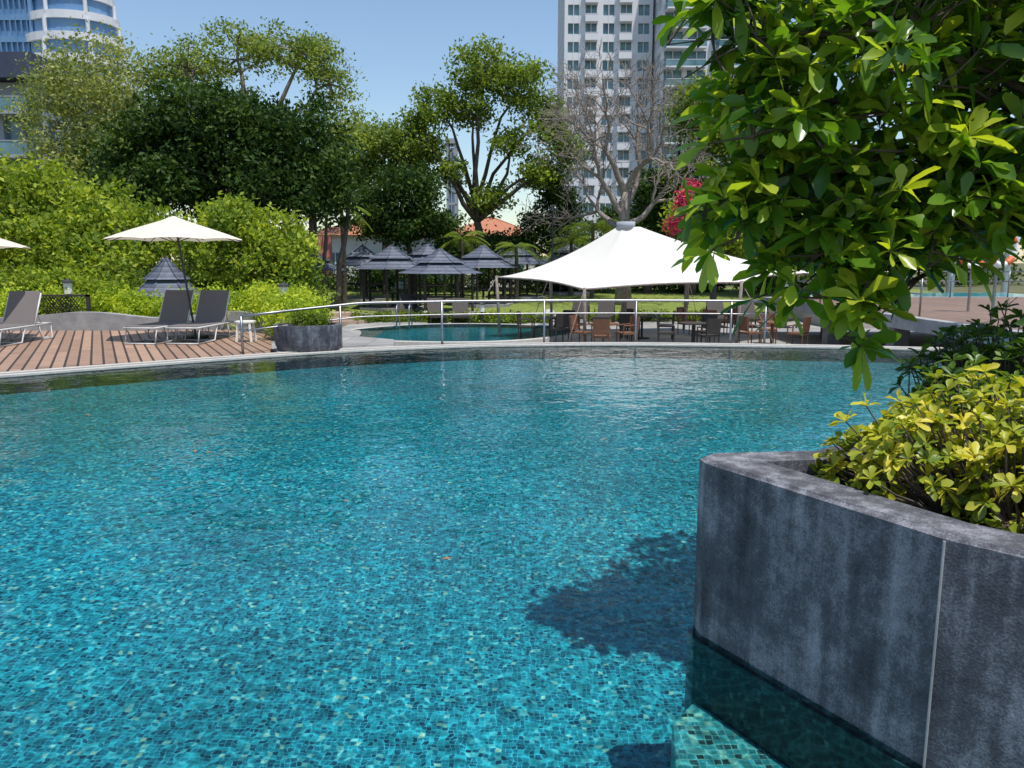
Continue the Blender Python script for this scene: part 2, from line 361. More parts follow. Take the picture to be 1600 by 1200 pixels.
# ------------------------------------------------------------ world, sun, camera
sdir=Vector((0.19,-0.26,1.0)).normalized()
w=bpy.data.worlds.new('World'); scene.world=w; w.use_nodes=True
nt=w.node_tree; bg=nt.nodes['Background']; sky=nt.nodes.new('ShaderNodeTexSky'); sky.sky_type='NISHITA'; sky.sun_disc=False
sky.sun_elevation=math.asin(sdir.z); sky.sun_rotation=math.atan2(sdir.x,sdir.y); sky.air_density=1.25; sky.dust_density=.3; sky.ozone_density=3.2
nt.links.new(sky.outputs[0],bg.inputs[0]); bg.inputs[1].default_value=0.15
sl=bpy.data.lights.new('sun','SUN'); sl.energy=5.0; sl.angle=R(.53); sl.color=(1,.955,.88)
so=bpy.data.objects.new('sun',sl); so.rotation_euler=sdir.to_track_quat('Z','Y').to_euler(); so.location=(10,-10,30); link(so)
cam=bpy.data.cameras.new('camera'); cam.sensor_width=36; cam.lens=27.2; cam.clip_start=.05; cam.clip_end=3000
co=bpy.data.objects.new('camera',cam); co.location=(0,0,1.7); co.rotation_euler=(R(90-8.94),0,0); link(co); scene.camera=co

# ------------------------------------------------------------ pool
edge=[(-16,1.2),(-14.6,5),(-11.2,8.4),(-7.65,11.4),(-4.6,13.76),(-3.1,14.7),(-1.5,15.35),(0,15.72),(2.6,15.85),(6.4,15.35),(8.8,14.85),(15,14.2)]
ec=[Vector((p.x,p.y)) for p in catmull([(x,y,0) for x,y in edge],6)]
poolpoly=[tuple(p) for p in ec]+[(15,1.2)]
def inside(x,y,poly):
    c=False;n=len(poly);j=n-1
    for i in range(n):
        xi,yi=poly[i];xj,yj=poly[j]
        if (yi>y)!=(yj>y) and x<(xj-xi)*(y-yi)/(yj-yi)+xi: c=not c
        j=i
    return c
m=MB(); n=len(poolpoly); C0=Vector((1.5,2.0))
rings=[(0,.26),(.04,.28),(.12,.33),(.3,.46),(.5,.68),(.7,.92),(.85,1.0),(.97,1.0)]
vs=[];fs=[]
for t,dp in rings:
    for p in poolpoly:
        q=Vector(p).lerp(C0,t); vs.append((q.x,q.y,-dp))
for k_ in range(len(rings)-1):
    for i in range(n): fs.append((k_*n+i,(k_+1)*n+i,(k_+1)*n+(i+1)%n,k_*n+(i+1)%n))
fs.append(tuple((len(rings)-1)*n+i for i in range(n-1,-1,-1)))
m.add(vs,fs,0)
for i in range(n):
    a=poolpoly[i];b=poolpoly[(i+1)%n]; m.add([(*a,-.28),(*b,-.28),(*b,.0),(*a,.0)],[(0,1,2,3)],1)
pool=empty('swimming_pool'); m.obj('pool_shell',[M_pool,M_poolw],pool)
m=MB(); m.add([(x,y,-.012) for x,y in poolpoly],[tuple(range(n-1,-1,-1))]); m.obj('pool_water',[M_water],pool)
def strip(pts0,pts1,z0,z1,m,mi):
    for i in range(len(pts0)-1):
        a,b,c,d=pts0[i],pts0[i+1],pts1[i+1],pts1[i]
        m.add([(*a,z0),(*b,z0),(*c,z1),(*d,z1)],[(0,1,2,3)],mi)
o1=offset(ec,.14); o2=offset(ec,.30); o3=offset(ec,.46)
m=MB(); strip(ec,o1,.03,.03,m,0); strip(o1,o2,.022,.022,m,1); strip(o2,o3,.03,.03,m,0)
strip(ec,ec,-.1,.03,m,0); strip(o1,o1,.03,.02,m,0); strip(o2,o2,.02,.03,m,0); strip(o3,o3,.03,-1.0,m,2)
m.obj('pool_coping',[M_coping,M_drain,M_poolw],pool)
m=MB(); m.prism([(.60,.9),(3.2,.9),(3.2,3.4),(1.3,3.42),(.86,3.38),(.72,3.2),(.62,2.6)],-.99,-.34,0); m.obj('submerged_step',[M_step],pool,bevel=.02)
m=MB(); m.box(-30,20,-12,1.2,-.3,.05); m.obj('near_pool_deck',[M_conc2])
m=MB()
for (x,y,a,s_) in [(-.38,4.3,.4,.035),(-2.9,6.9,1.9,.05),(-2.75,6.85,.3,.04),(.9,7.4,1.2,.04),(-4.8,8.6,2.2,.05),(-1.2,5.4,2.9,.03),(2.1,8.9,.8,.04),(-3.0,3.9,1.1,.03)]:
    c_,n_=math.cos(a),math.sin(a)
    m.add([(x-c_*s_,y-n_*s_,-.006),(x-n_*s_*.4,y+c_*s_*.4,-.002),(x+c_*s_,y+n_*s_,-.005),(x+n_*s_*.4,y-c_*s_*.4,-.003)],[(0,1,2,3)])
m.obj('fallen_leaves',[mat_noise('dry_leaf',(.25,.09,.03),(.35,.17,.05),30,.7,0)])

# ------------------------------------------------------------ terrain
def low(y): return -.75 if y<31 else (.1 if y>46 else -.75+.85*(y-31)/15)
def hgt(x,y):
    s=1.0 if x<-6.5 else (0.0 if x>-4.5 else (-4.5-x)/2)
    if y>23: s*=max(0,1-(y-23)/6)
    return low(y)*(1-s)+(-.02)*s
xs=[-900,-400,-200,-100,-60,-40]+[i*.5 for i in range(-60,61)]+[40,60,100,200,400,900]
ys=[-600,-200,-60,-20,-12]+[i*.5 for i in range(-4,101)]+[60,80,120,200,400,900,1500]
big=[tuple(p) for p in offset(ec,.25)]+[(15.5,-8),(-16.5,-8)]
V=[];F=[]
for y in ys:
    for x in xs:
        z=-2.0 if (inside(x,y,big) and y<17) else hgt(x,y)
        if x>8 and y<15.2 and y>-8 and x<15.3: z=-2.0
        V.append((x,y,z-.02))
nx=len(xs)
for j in range(len(ys)-1):
    for i in range(nx-1): F.append((j*nx+i,j*nx+i+1,(j+1)*nx+i+1,(j+1)*nx+i))
m=MB(); m.add(V,F); m.obj('ground',[M_ground])
def sheet(name,x0,x1,y0,y1,dz,mat,test=None,step=.5):
    m=MB(); nx=int((x1-x0)/step);ny=int((y1-y0)/step)
    V=[(x0+i*step,y0+j*step,hgt(x0+i*step,y0+j*step)+dz) for j in range(ny+1) for i in range(nx+1)]
    F=[(j*(nx+1)+i,j*(nx+1)+i+1,(j+1)*(nx+1)+i+1,(j+1)*(nx+1)+i) for j in range(ny) for i in range(nx) if test is None or test(x0+(i+.5)*step,y0+(j+.5)*step)]
    m.add(V,F); return m.obj(name,[mat])
sheet('paving',-6.5,24,16.5,32.5,.004,M_pave,lambda x,y: not inside(x,y,[tuple(p) for p in o2]+[(15,-8),(-15,-8)]))
sheet('paving_path',-16,20,33.5,34.5,.016,M_pave)
sheet('lawn',-14,24,32.5,50,.010,M_grass)

o35=[p for p in o3 if p.x<-4.3]
dk=[tuple(p) for p in o35]+[(-4.75,15.2),(-5.6,18.0),(-7,19.3),(-9,19.3),(-12.5,19.1),(-22,17.5),(-24,1)]
m=MB(); m.prism(dk[::-1],-.2,.035); m.obj('timber_deck',[M_deck])
m=MB(); m.prism([tuple(p) for p in [(-4.75,15.2),(-4.3,14.3),(-3.4,14.95),(-2.4,15.6),(-2.6,17.0),(-5.7,19.5),(-5.6,18.0)]][::-1],-.9,.02); m.obj('paved_landing',[M_pave])
wl=catmull([(-24,16.6,0),(-17,18.0,0),(-12.5,18.9,0),(-10.5,19.05,0),(-8.8,19.0,0),(-7.4,19.4,0),(-6.3,19.1,0),(-5.5,17.6,0),(-4.9,16.4,0)],8)
m=MB(); wp=[Vector((p.x,p.y)) for p in wl]; wo=offset(wp,.22)
for i in range(len(wp)-1):
    h0=.42+.07*math.sin(i*.33);h1=.42+.07*math.sin((i+1)*.33)
    a,b,c,d=wp[i],wp[i+1],wo[i+1],wo[i]
    m.add([(*a,-.1),(*b,-.1),(*b,h1),(*a,h0),(*d,h0),(*c,h1),(*d,-.1),(*c,-.1)],[(0,1,2,3),(3,2,5,4),(4,5,7,6)])
m.obj('low_garden_wall',[M_conc2])
m=MB()
for i in range(14):
    x=-12.1+i*.08
    m.tube([(x,19.5,.38),(x+.35,19.5,.85)],.012,4); m.tube([(x+.35,19.52,.38),(x,19.52,.85)],.012,4)
m.box(-12.2,-10.6,19.47,19.55,.85,.9); m.box(-12.2,-12.12,19.47,19.55,0,.9); m.box(-10.68,-10.6,19.47,19.55,0,.9)
m.obj('lattice_fence',[M_darkwood])

def bowl(name,cx,cy,rx,ry,z0,z1):
    m=MB(); N=28; prof=[(.88,z0),(.95,z0+.1),(1.0,z1-.06),(1.0,z1),(.84,z1),(.82,z1-.1),(0.02,z1-.1)]
    vs=[];fs=[]
    for k_,(r_,z) in enumerate(prof):
        for j in range(N):
            t=2*math.pi*j/N; vs.append((cx+rx*r_*math.cos(t),cy+ry*r_*math.sin(t),z))
    for k_ in range(len(prof)-1):
        for j in range(N): fs.append((k_*N+j,k_*N+(j+1)%N,(k_+1)*N+(j+1)%N,(k_+1)*N+j))
    m.add(vs,fs[:4*N],0); m.add(vs,fs[4*N:],1)
    e=empty(name); m.obj('bowl',[M_conc,M_soil],e,smooth=False); return e
bowl('concrete_planter',-3.95,14.95,.66,.5,.03,.52)

# ------------------------------------------------------------ railing
m=MB()
rc=[p for p in offset(ec,.62) if -5.2<p.x<5.6]
rc=[Vector((-4.95,14.15))]+[p for p in rc if p.x>-4.6]
pts=[Vector((p.x,p.y,.90 if p.x>-3 else .72+.18*(p.x+5)/2)) for p in rc]
m.tube(pts,.026,8); m.tube([p+Vector((0,0,-.27)) for p in pts],.016,6)
d=0;posts=[0]
for i in range(1,len(pts)):
    d+=(pts[i]-pts[i-1]).length
    if d>1.9: posts.append(i); d=0
posts.append(len(pts)-1)
for i in posts: m.tube([(pts[i].x,pts[i].y,-.75 if i else .03),tuple(pts[i])],.024,8)
rail=m.obj('steel_railing',[M_steel],smooth=True)

# ------------------------------------------------------------ furniture
def lounger(loc,rot):
    e=empty('sun_lounger',loc); e.rotation_euler=(0,0,rot)
    m=MB(); s=MB(); W=.33
    zt=.34
    bt=(1.25+.75*math.cos(R(62)),zt+.75*math.sin(R(62)))
    for x in (-W,W):
        m.tube([(x,0,zt),(x,1.25,zt),(x,1.9,zt)],.019,6)
        m.tube([(x,1.25,zt),(x,bt[0],bt[1])],.019,6)
        m.tube([(x,.08,zt),(x,.0,.02),(x,.75,.02),(x,.9,zt)],.016,6)
        m.tube([(x,1.4,zt),(x,1.5,.02),(x,1.9,.02),(x,1.85,zt)],.016,6)
    for y,z in ((0,zt),(1.9,zt),(0,.02),(.75,.02),(1.9,.02),(bt[0],bt[1])): m.tube([(-W,y,z),(W,y,z)],.017,6)
    m.tube([(-.2,1.75,zt),(-.2,1.48,zt+.45)],.01,5); m.tube([(.2,1.75,zt),(.2,1.48,zt+.45)],.01,5)
    m.obj('frame',[M_frame],e,smooth=True)
    s.box(-W+.01,W-.01,.01,1.25,zt-.005,zt+.035)
    c,sn=math.cos(R(62)),math.sin(R(62)); q=[]
    L=.78
    for t,o in ((0,.02),(L,.02),(L,-.02),(0,-.02)): q.append((1.25+t*c-o*sn, zt+.02+t*sn+o*c))
    s.add([(-W+.01,a,b) for a,b in q]+[(W-.01,a,b) for a,b in q],[(0,1,2,3),(7,6,5,4),(0,4,5,1),(1,5,6,2),(2,6,7,3),(3,7,4,0)])
    s.obj('sling',[M_sling],e,bevel=.008)
lounger((-7.6,15.75,.035),R(-7)); lounger((-6.73,15.75,.035),R(-4)); lounger((-10.45,15.2,.035),R(2)); lounger((-11.4,15.1,.035),R(2))
def side_table(loc):
    e=empty('side_table',loc); m=MB()
    m.prism([(.22*math.cos(t*math.pi/4+.39),.22*math.sin(t*math.pi/4+.39)) for t in range(8)],.40,.44)
    for a in (45,135,225,315):
        c_,s_=math.cos(R(a)),math.sin(R(a)); m.tube([(.17*c_,.17*s_,.4),(.22*c_,.22*s_,0)],.03,6)
    m.tube([(.16*math.cos(t/12*6.283),.16*math.sin(t/12*6.283),.3) for t in range(12)],.015,5,closed=True)
    m.obj('table',[M_plast],e,bevel=.006)
side_table((-5.65,16.4,.035))
def umbrella(loc,top,rad,eave,rise,n=8):
    e=empty('patio_umbrella'); m=MB(); c=MB()
    m.tube([loc,(top[0],top[1],eave+rise+.05)],.024,8); m.prism([(loc[0]+.28*math.cos(a*.785),loc[1]+.28*math.sin(a*.785)) for a in range(8)],loc[2],loc[2]+.07,0)
    m.tube([(top[0],top[1],eave+rise),(top[0],top[1],eave+rise+.1)],[.03,.012],8)
    ap=(top[0],top[1],eave+rise); K=5; vs=[];fs=[]
    per=[]
    for j in range(n*4):
        t=2*math.pi*j/(n*4); fr=(j%4)/4; sag=.09*math.sin(fr*math.pi)
        per.append((math.cos(t)*(1-sag*.8),math.sin(t)*(1-sag*.8),-0.0+sag*.6))
    for k_ in range(1,K+1):
        u=k_/K
        for (px,py,pz) in per:
            vs.append((ap[0]+px*rad*u,ap[1]+py*rad*u,ap[2]-rise*(u**1.0)*(1-.06*math.sin(u*math.pi))+pz*u*u*.6))
    N=len(per)
    vs.append((ap[0],ap[1],ap[2]+.02))
    for j in range(N): fs.append((K*N,j,(j+1)%N))
    for k_ in range(K-1):
        for j in range(N): fs.append((k_*N+j,(k_+1)*N+j,(k_+1)*N+(j+1)%N,k_*N+(j+1)%N))
    c.add(vs,fs); c.obj('canopy',[M_umb],e)
    for j in range(n):
        t=2*math.pi*j/n; m.tube([(ap[0],ap[1],ap[2]-.05),(ap[0]+math.cos(t)*rad*.98,ap[1]+math.sin(t)*rad*.98,eave-.02)],.01,4)
        m.tube([(ap[0],ap[1],ap[2]-.55),(ap[0]+math.cos(t)*rad*.5,ap[1]+math.sin(t)*rad*.5,ap[2]-rise*.5-.05)],.008,4)
    m.obj('pole_and_ribs',[M_dark],e)
umbrella((-7.0,17.1,.035),(-7.28,17.0,0),1.45,2.17,.50)
umbrella((-11.5,16.6,.035),(-11.75,16.5,0),1.45,2.0,.5)
def bollard(loc):
    e=empty('garden_lantern',loc); m=MB(); m.tube([(0,0,0),(0,0,.5)],.05,8,0); m.tube([(0,0,.5),(0,0,.78)],.1,12,1); m.tube([(0,0,.78),(0,0,.82),(0,0,.88)],[.14,.13,.03],12,0); m.obj('lantern',[M_dark,M_plast],e)
bollard((-5.4,18.4,.35)); bollard((-11.4,20.0,0.4)); bollard((-1.2,31,-.75)); bollard((9,31,-.75))

def tent():
    e=empty('tensile_canopy'); ap=Vector((3.65,25.3,3.0))
    cor=[(-.5,25.4,1.22),(2.1,22.6,.92),(6.6,22.4,1.12),(10.2,25.2,1.35),(6.4,28.6,1.3),(1.4,28.4,1.3)]
    per=[];S=10
    for i in range(6):
        a=Vector(cor[i]);b=Vector(cor[(i+1)%6])
        for s_ in range(S):
            t=s_/S; p=a.lerp(b,t); c_=Vector((ap.x,ap.y,p.z+.45)); p=p.lerp(c_,.11*math.sin(t*math.pi)); per.append(p)
    K=14;N=len(per);m=MB();vs=[];fs=[]
    for k_ in range(K+1):
        u=.07+.93*k_/K
        for p in per:
            q=Vector((ap.x+(p.x-ap.x)*u,ap.y+(p.y-ap.y)*u,0)); pr=(1-u)**1.7*.78+(1-u)*.22
            q.z=p.z+(ap.z-p.z)*pr; vs.append(q)
    for k_ in range(K):
        for j in range(N): fs.append((k_*N+j,(k_+1)*N+j,(k_+1)*N+(j+1)%N,k_*N+(j+1)%N))
    m.add(vs,fs); o=m.obj('membrane',[M_tent],e,smooth=True)
    m=MB(); m.tube(per,.03,6,0,closed=True)
    ring=[(ap.x+.3*math.cos(t/16*6.283),ap.y+.3*math.sin(t/16*6.283)) for t in range(16)]; m.prism(ring,2.76,2.98,1)
    m.tube([(ap.x,ap.y,-.75),(ap.x,ap.y,2.8)],.09,10,0)
    for c_ in cor:
        d_=Vector((c_[0]-ap.x,c_[1]-ap.y,0)).normalized()
        m.tube([(c_[0]-d_.x*.1,c_[1]-d_.y*.1,-.75),(c_[0],c_[1],c_[2]+.05)],.05,8,0)
        m.tube([c_,(c_[0]+d_.x*1.2,c_[1]+d_.y*1.2,-.75)],.012,5,0)
    m.obj('masts_and_cables',[M_barkp,M_bgrey],e,smooth=True)
tent()

def chair(loc,rot,mat,name='patio_chair'):
    e=empty(name,loc); e.rotation_euler=(0,0,rot); m=MB()
    m.box(-.24,.24,-.24,.24,.41,.46)
    for x in (-.21,.21):
        m.tube([(x,-.21,0),(x,-.21,.66)],.02,6); m.tube([(x,.21,0),(x,.24,.9)],.02,6); m.tube([(x,-.21,.66),(x,.23,.68)],.018,6)
    m.add([(-.22,.23,.5),(.22,.23,.5),(.22,.27,.92),(-.22,.27,.92),(-.22,.26,.5),(.22,.26,.5),(.22,.30,.92),(-.22,.30,.92)],[(0,1,2,3),(7,6,5,4),(0,4,5,1),(1,5,6,2),(2,6,7,3),(3,7,4,0)])
    m.obj('chair',[mat],e)
def table(loc,mat):
    e=empty('patio_table',loc); m=MB(); m.tube([(0,0,.70),(0,0,.74)],.42,20); m.tube([(0,0,.04),(0,0,.70)],.04,8); m.tube([(0,0,0),(0,0,.04)],.25,14); m.obj('table',[mat],e)
for i,(x,y) in enumerate([(2.6,22.0),(5.2,22.2),(7.6,22.6),(4.2,25.0),(6.6,26.2),(1.2,24.4)]):
    mm=M_wood if i%2==0 else M_darkwood
    table((x,y,-.75),mm)
    for a in (20,140,260): chair((x+.75*math.cos(R(a+i*30)),y+.75*math.sin(R(a+i*30)),-.75),R(a+i*30-90),mm)
def chaise(loc,rot):
    e=empty('dark_sun_lounger',loc); e.rotation_euler=(0,0,rot); m=MB()
    m.box(-.33,.33,0,1.3,.28,.36)
    m.add([(-.33,1.3,.28),(.33,1.3,.28),(.33,1.8,.95),(-.33,1.8,.95),(-.33,1.3,.36),(.33,1.3,.36),(.33,1.74,.99),(-.33,1.74,.99)],[(0,1,2,3),(7,6,5,4),(0,4,5,1),(1,5,6,2),(2,6,7,3),(3,7,4,0)])
    for x in (-.3,.3):
        for y in (.1,1.2,1.75): m.box(x-.025,x+.025,y-.025,y+.025,0,.3 if y<1.5 else .75)
    m.obj('lounger',[M_darkwood],e)
for (x,y,a) in [(-2.9,30.6,10),(-2.0,30.5,5),(-4.6,32.6,0),(2.2,29.5,-20),(3.4,29.8,-15),(4.5,29.9,-10),(8,29,0),(9.2,29,0),(10.4,29,0)]: chaise((x,y,low(y)),R(a))

lp=[Vector((-1.8+3.9*math.cos(t/48*6.283)*(1+.1*math.sin(2*t/48*6.283)),26.0+3.3*math.sin(t/48*6.283))) for t in range(48)]
e=empty('lower_pool'); m=MB(); lo=[(p-Vector((-1.8,26)))*1.09+Vector((-1.8,26)) for p in lp]
N=48
m.add([(*p,-.735) for p in lp],[tuple(range(N))],0)
m.add([(*p,-.735) for p in lp]+[(*p,-.60) for p in lp],[(i,(i+1)%N,N+(i+1)%N,N+i) for i in range(N)],1)
m.add([(*p,-.60) for p in lp]+[(*p,-.60) for p in lo],[(i,(i+1)%N,N+(i+1)%N,N+i) for i in range(N)],2)
m.add([(*p,-.60) for p in lo]+[(*p,-.8) for p in lo],[(i,(i+1)%N,N+(i+1)%N,N+i) for i in range(N)],2)
m.obj('basin',[M_pool,M_poolw,M_coping],e)
m=MB(); m.add([(*p,-.64) for p in lp],[tuple(range(N))]); m.obj('pool_water',[M_water],e)
m=MB()
for x in (-4.15,-3.7): m.tube([(x,28.6,-.6),(x,28.5,.1),(x,28.2,.25),(x,27.9,.1),(x,27.8,-.7)],.025,6)
m.obj('ladder_rails',[M_steel],e,smooth=True)
bush('low_hedge',[((-6.2+i*.9,31.6+.7*math.sin(i*.8)*.4,-.58),(.62,.45,.22)) for i in range(9)],L_mid,520,30,.09,.05)
bush('low_hedge',[((3.4+i*.95,32.0,-.55),(.62,.45,.24)) for i in range(9)],L_mid,420,28,.09,.05)
def boulder(loc,r):
    m=MB(); vs=[];fs=[];N=12;K=7
    for k_ in range(K+1):
        for j in range(N):
            ph=math.pi*k_/K; t=2*math.pi*j/N; d_=Vector((math.sin(ph)*math.cos(t),math.sin(ph)*math.sin(t),math.cos(ph)*.7)); vs.append(Vector(loc)+d_*r*(1+.25*noise.noise(d_*2+Vector(loc))))
    for k_ in range(K):
        for j in range(N): fs.append((k_*N+j,(k_+1)*N+j,(k_+1)*N+(j+1)%N,k_*N+(j+1)%N))
    m.add(vs,fs); m.obj('garden_boulder',[M_coping],smooth=True)
for l_,r_ in [((-3.1,32.6,-.45),.28),((-3.6,32.7,-.45),.2),((1.6,33.2,-.45),.25),((-6.6,32,-.5),.22)]: boulder(l_,r_)
m=MB()
for i in range(3): m.prism([(-7.6+ (1.9-.35*i)*math.cos(t/24*6.283),31.8+(1.3-.3*i)*math.sin(t/24*6.283)) for t in range(24)],-.8+.14*i,-.61+.14*i)
m.obj('round_stone_steps',[mat_noise('tan_stone',(.34,.24,.18),(.45,.34,.26),4,.8,.2)])

def gazebo(x,y,w=3.0,ez=1.3,rot=0.3,zb=None):
    zb=low(y) if zb is None else zb; h=ez-zb
    e=empty('gazebo',(x,y,zb)); e.rotation_euler=(0,0,rot)
    m=MB(); r=w/2
    def pyr(r0,z0,r1,z1):
        K=4;N=6; pts=[]
        for k_ in range(K+1):
            u=k_/K; rr_=r0+(r1-r0)*u; zz=z0+(z1-z0)*(u**1.25)
            for j in range(N): pts.append((rr_*math.cos(j*math.pi/3),rr_*math.sin(j*math.pi/3),zz))
        fs=[(k_*N+j,k_*N+(j+1)%N,(k_+1)*N+(j+1)%N,(k_+1)*N+j) for k_ in range(K) for j in range(N)]
        fs.append(tuple(range(N-1,-1,-1))); m.add(pts,fs,0)
        for j in range(N):
            m.tube([pts[k_*N+j] for k_ in range(K+1)],.035,5,0)
    pyr(r*1.08,h,r*.45,h+.50); pyr(r*.64,h+.47,.05,h+1.05)
    m.tube([(0,0,h+1.0),(0,0,h+1.15)],[.06,.02],6,1)
    for j in range(6):
        a=j*math.pi/3; m.tube([(r*.82*math.cos(a),r*.82*math.sin(a),0),(r*.82*math.cos(a),r*.82*math.sin(a),h+.05)],.06,7,1)
    for j in range(5):
        a=j*math.pi/3;b=(j+1)*math.pi/3; p=Vector((r*.82*math.cos(a),r*.82*math.sin(a),0));q=Vector((r*.82*math.cos(b),r*.82*math.sin(b),0))
        i0=p*.7;i1=q*.7
        m.add([(p.x,p.y,.45),(q.x,q.y,.45),(i1.x,i1.y,.45),(i0.x,i0.y,.45)],[(0,1,2,3)],1)
        m.tube([(p.x,p.y,.8),(q.x,q.y,.8)],.03,5,1)
    m.prism([(r*.95*math.cos(a*math.pi/3),r*.95*math.sin(a*math.pi/3)) for a in range(6)],-.2,.08,2)
    m.tube([(0,0,.08),(0,0,.72)],.06,8,1); m.tube([(0,0,.70),(0,0,.75)],.5,16,1)
    m.obj('gazebo_structure',[M_slate,M_darkwood,M_pave],e)
for g in [(-9.7,37.5,3.2,1.32,.2),(-5.6,36.5,3.4,1.4,.5),(-3.15,34.5,3.4,1.22,.1),(-1.4,38.0,3.4,1.45,.35),(.4,41.5,3.3,1.6,.2),(-7.7,40.5,3.1,1.5,.6),(3.2,44,3.3,1.75,.1),(-4.3,40,3.0,1.6,.3),(-9.9,22.4,1.9,.75,.4,-.3),(-12.4,36,3.0,1.3,.1)]:
    gazebo(*g)

# right bridge deck --------------------------------------------
e=empty('timber_bridge'); m=MB()
m.box(8.95,20,9.5,27,.30,.50,0); m.box(8.7,8.95,9.5,27,.22,.515,1); m.box(8.95,20,27,27.2,.2,.515,1); m.box(8.95,20,9.3,9.5,.2,.515,1)
for y in (10.2,14.9,19,23): m.box(9.4,9.8,y,y+.4,-1.5,.3,1)
m.obj('bridge_structure',[M_deck2,M_conc2],e,bevel=.01)
m=MB()
y0,y1=17.5,27
for z in (1.0,1.35): m.tube([(9.2,y0,z),(9.2,y1,z)],.022,6)
for i in range(6):
    y=y0+i*(y1-y0)/5; m.tube([(9.2,y,.5),(9.2,y,1.38)],.022,6)
for z in (1.05,1.38): m.tube([(9.2,27,z),(19.5,27,z)],.022,6)
for i in range(6): m.tube([(9.2+i*2,27,.5),(9.2+i*2,27,1.4)],.022,6)
m.obj('bridge_railing',[M_steel],e,smooth=True)
m=MB(); m.box(12,22,29,35,-.8,.35,0); m.obj('raised_basin',[M_coping]); m=MB(); m.box(12.3,21.7,29.3,34.7,.352,.36,0); m.obj('raised_basin_water',[mat_noise('basin_mosaic_water',(.03,.25,.33),(.06,.38,.45),6,.1,.2)])
def lifering(loc,rot):
    e=empty('life_ring',loc); e.rotation_euler=(0,0,rot); m=MB(); N=32
    pts=[(.3*math.cos(t/N*6.283),0,.3*math.sin(t/N*6.283)) for t in range(N)]
    m.tube(pts,.06,10,0,closed=True)
    for q in range(4):
        a0=q*8+2; seg=[Vector(pts[(a0+i)%N]) for i in range(4)]; m.tube(seg,.064,10,1)
    m.obj('ring',[M_white,M_rop],e,smooth=True)
    m=MB(); m.tube([(0,.08,-1.45),(0,.08,.45)],.03,8); m.box(-.25,.25,.06,.1,.38,.44); m.obj('stand',[M_steel],e)
lifering((9.3,14.9,1.95),R(15)); lifering((11.2,19.0,1.9),R(-10))
m=MB()
for i in range(5): m.tube([(13+i*2.6,37,-.6),(13+i*2.6,37,2.6)],.16,10)
m.box(12.4,24.2,35.6,39,2.6,2.85); m.obj('white_pavilion',[M_bwhite])

# ------------------------------------------------------------ foreground planter
outer=[(.93,3.53),(.865,3.47),(.875,3.38),(1.415,2.42),(2.3,1.5),(3.6,1.25),(4.7,2.4),(4.8,5.4),(3.5,5.4),(2.6,4.95),(2.15,4.4),(1.82,3.88),(1.45,3.58)]
inner=[(1.13,3.36),(1.18,3.27),(1.56,2.54),(2.38,1.7),(3.55,1.45),(4.5,2.5),(4.6,5.2),(3.6,5.2),(2.72,4.8),(2.30,4.29),(1.98,3.77),(1.55,3.41),(1.3,3.39)]
n=len(outer); e=empty('concrete_garden_planter'); m=MB()
zt=.82
m.add([(*p,-.02) for p in outer]+[(*p,zt-.015) for p in outer],[(i,(i+1)%n,n+(i+1)%n,n+i) for i in range(n)],0)
ins=[((Vector(a)*.93+Vector(b)*.07)) for a,b in zip(outer,inner)]
m.add([(*p,zt-.015) for p in outer]+[(*p,zt) for p in ins],[(i,(i+1)%n,n+(i+1)%n,n+i) for i in range(n)],0)
m.add([(*p,zt) for p in ins]+[(*p,zt) for p in inner],[(i,(i+1)%n,n+(i+1)%n,n+i) for i in range(n)],0)
m.add([(*p,zt) for p in inner]+[(*p,.6) for p in inner],[(i,(i+1)%n,n+(i+1)%n,n+i) for i in range(n)],0)
m.add([(*p,.70) for p in inner],[tuple(range(n))],1)
cen=Vector((2.8,3.6)); lower=[(Vector(p)-cen)*1.014+cen for p in outer]
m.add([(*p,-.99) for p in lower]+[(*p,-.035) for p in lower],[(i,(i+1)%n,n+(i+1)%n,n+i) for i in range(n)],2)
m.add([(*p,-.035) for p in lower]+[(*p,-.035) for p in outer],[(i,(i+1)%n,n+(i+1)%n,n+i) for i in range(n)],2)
m.add([(*p,-.035) for p in outer]+[(*p,-.02) for p in outer],[(i,(i+1)%n,n+(i+1)%n,n+i) for i in range(n)],0)
m.obj('planter_walls',[M_conc,M_soil,M_poolw],e)
m=MB(); m.tube([(1.413,2.418,-.02),(1.413,2.418,.80)],.0045,6); m.obj('corner_bead',[M_conc2],e)

def ros_blob(blobs,n,inner=.55,gap=-.2):
    P=clump_points(blobs,n,gap,inner); A=[]
    for p in P:
        c,r=min(blobs,key=lambda b:((p-np.array(b[0]))/np.array(b[1])).dot((p-np.array(b[0]))/np.array(b[1])))
        d=Vector((p-np.array(c))/np.array(r)); d.normalize(); A.append(d+Vector((0,0,.9))+Vector(rng.normal(size=3))*.25)
    return P,A
def stems(P,root_fn,mat,parent,r=.006):
    m=MB()
    for p in P: m.tube(limb_pts(root_fn(p),p,0.0,3,.06),[r*1.6,r*1.3,r,r*.7],4,caps=False)
    m.obj('stems',[mat],parent)
e=empty('yellow_shrub')
bl=[((1.72,3.12,.90),(.30,.28,.20)),((2.05,2.8,.90),(.35,.32,.24)),((2.45,2.6,.95),(.4,.4,.28)),((2.1,3.3,1.0),(.36,.35,.25)),((1.55,3.28,.86),(.19,.14,.12)),((2.75,3.0,1.0),(.4,.4,.28)),((1.95,3.45,.90),(.25,.25,.18)),((1.42,3.36,.80),(.10,.05,.06))]
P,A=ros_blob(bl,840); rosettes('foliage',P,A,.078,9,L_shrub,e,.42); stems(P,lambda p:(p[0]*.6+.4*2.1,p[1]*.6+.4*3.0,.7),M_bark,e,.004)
e=empty('green_shrub')
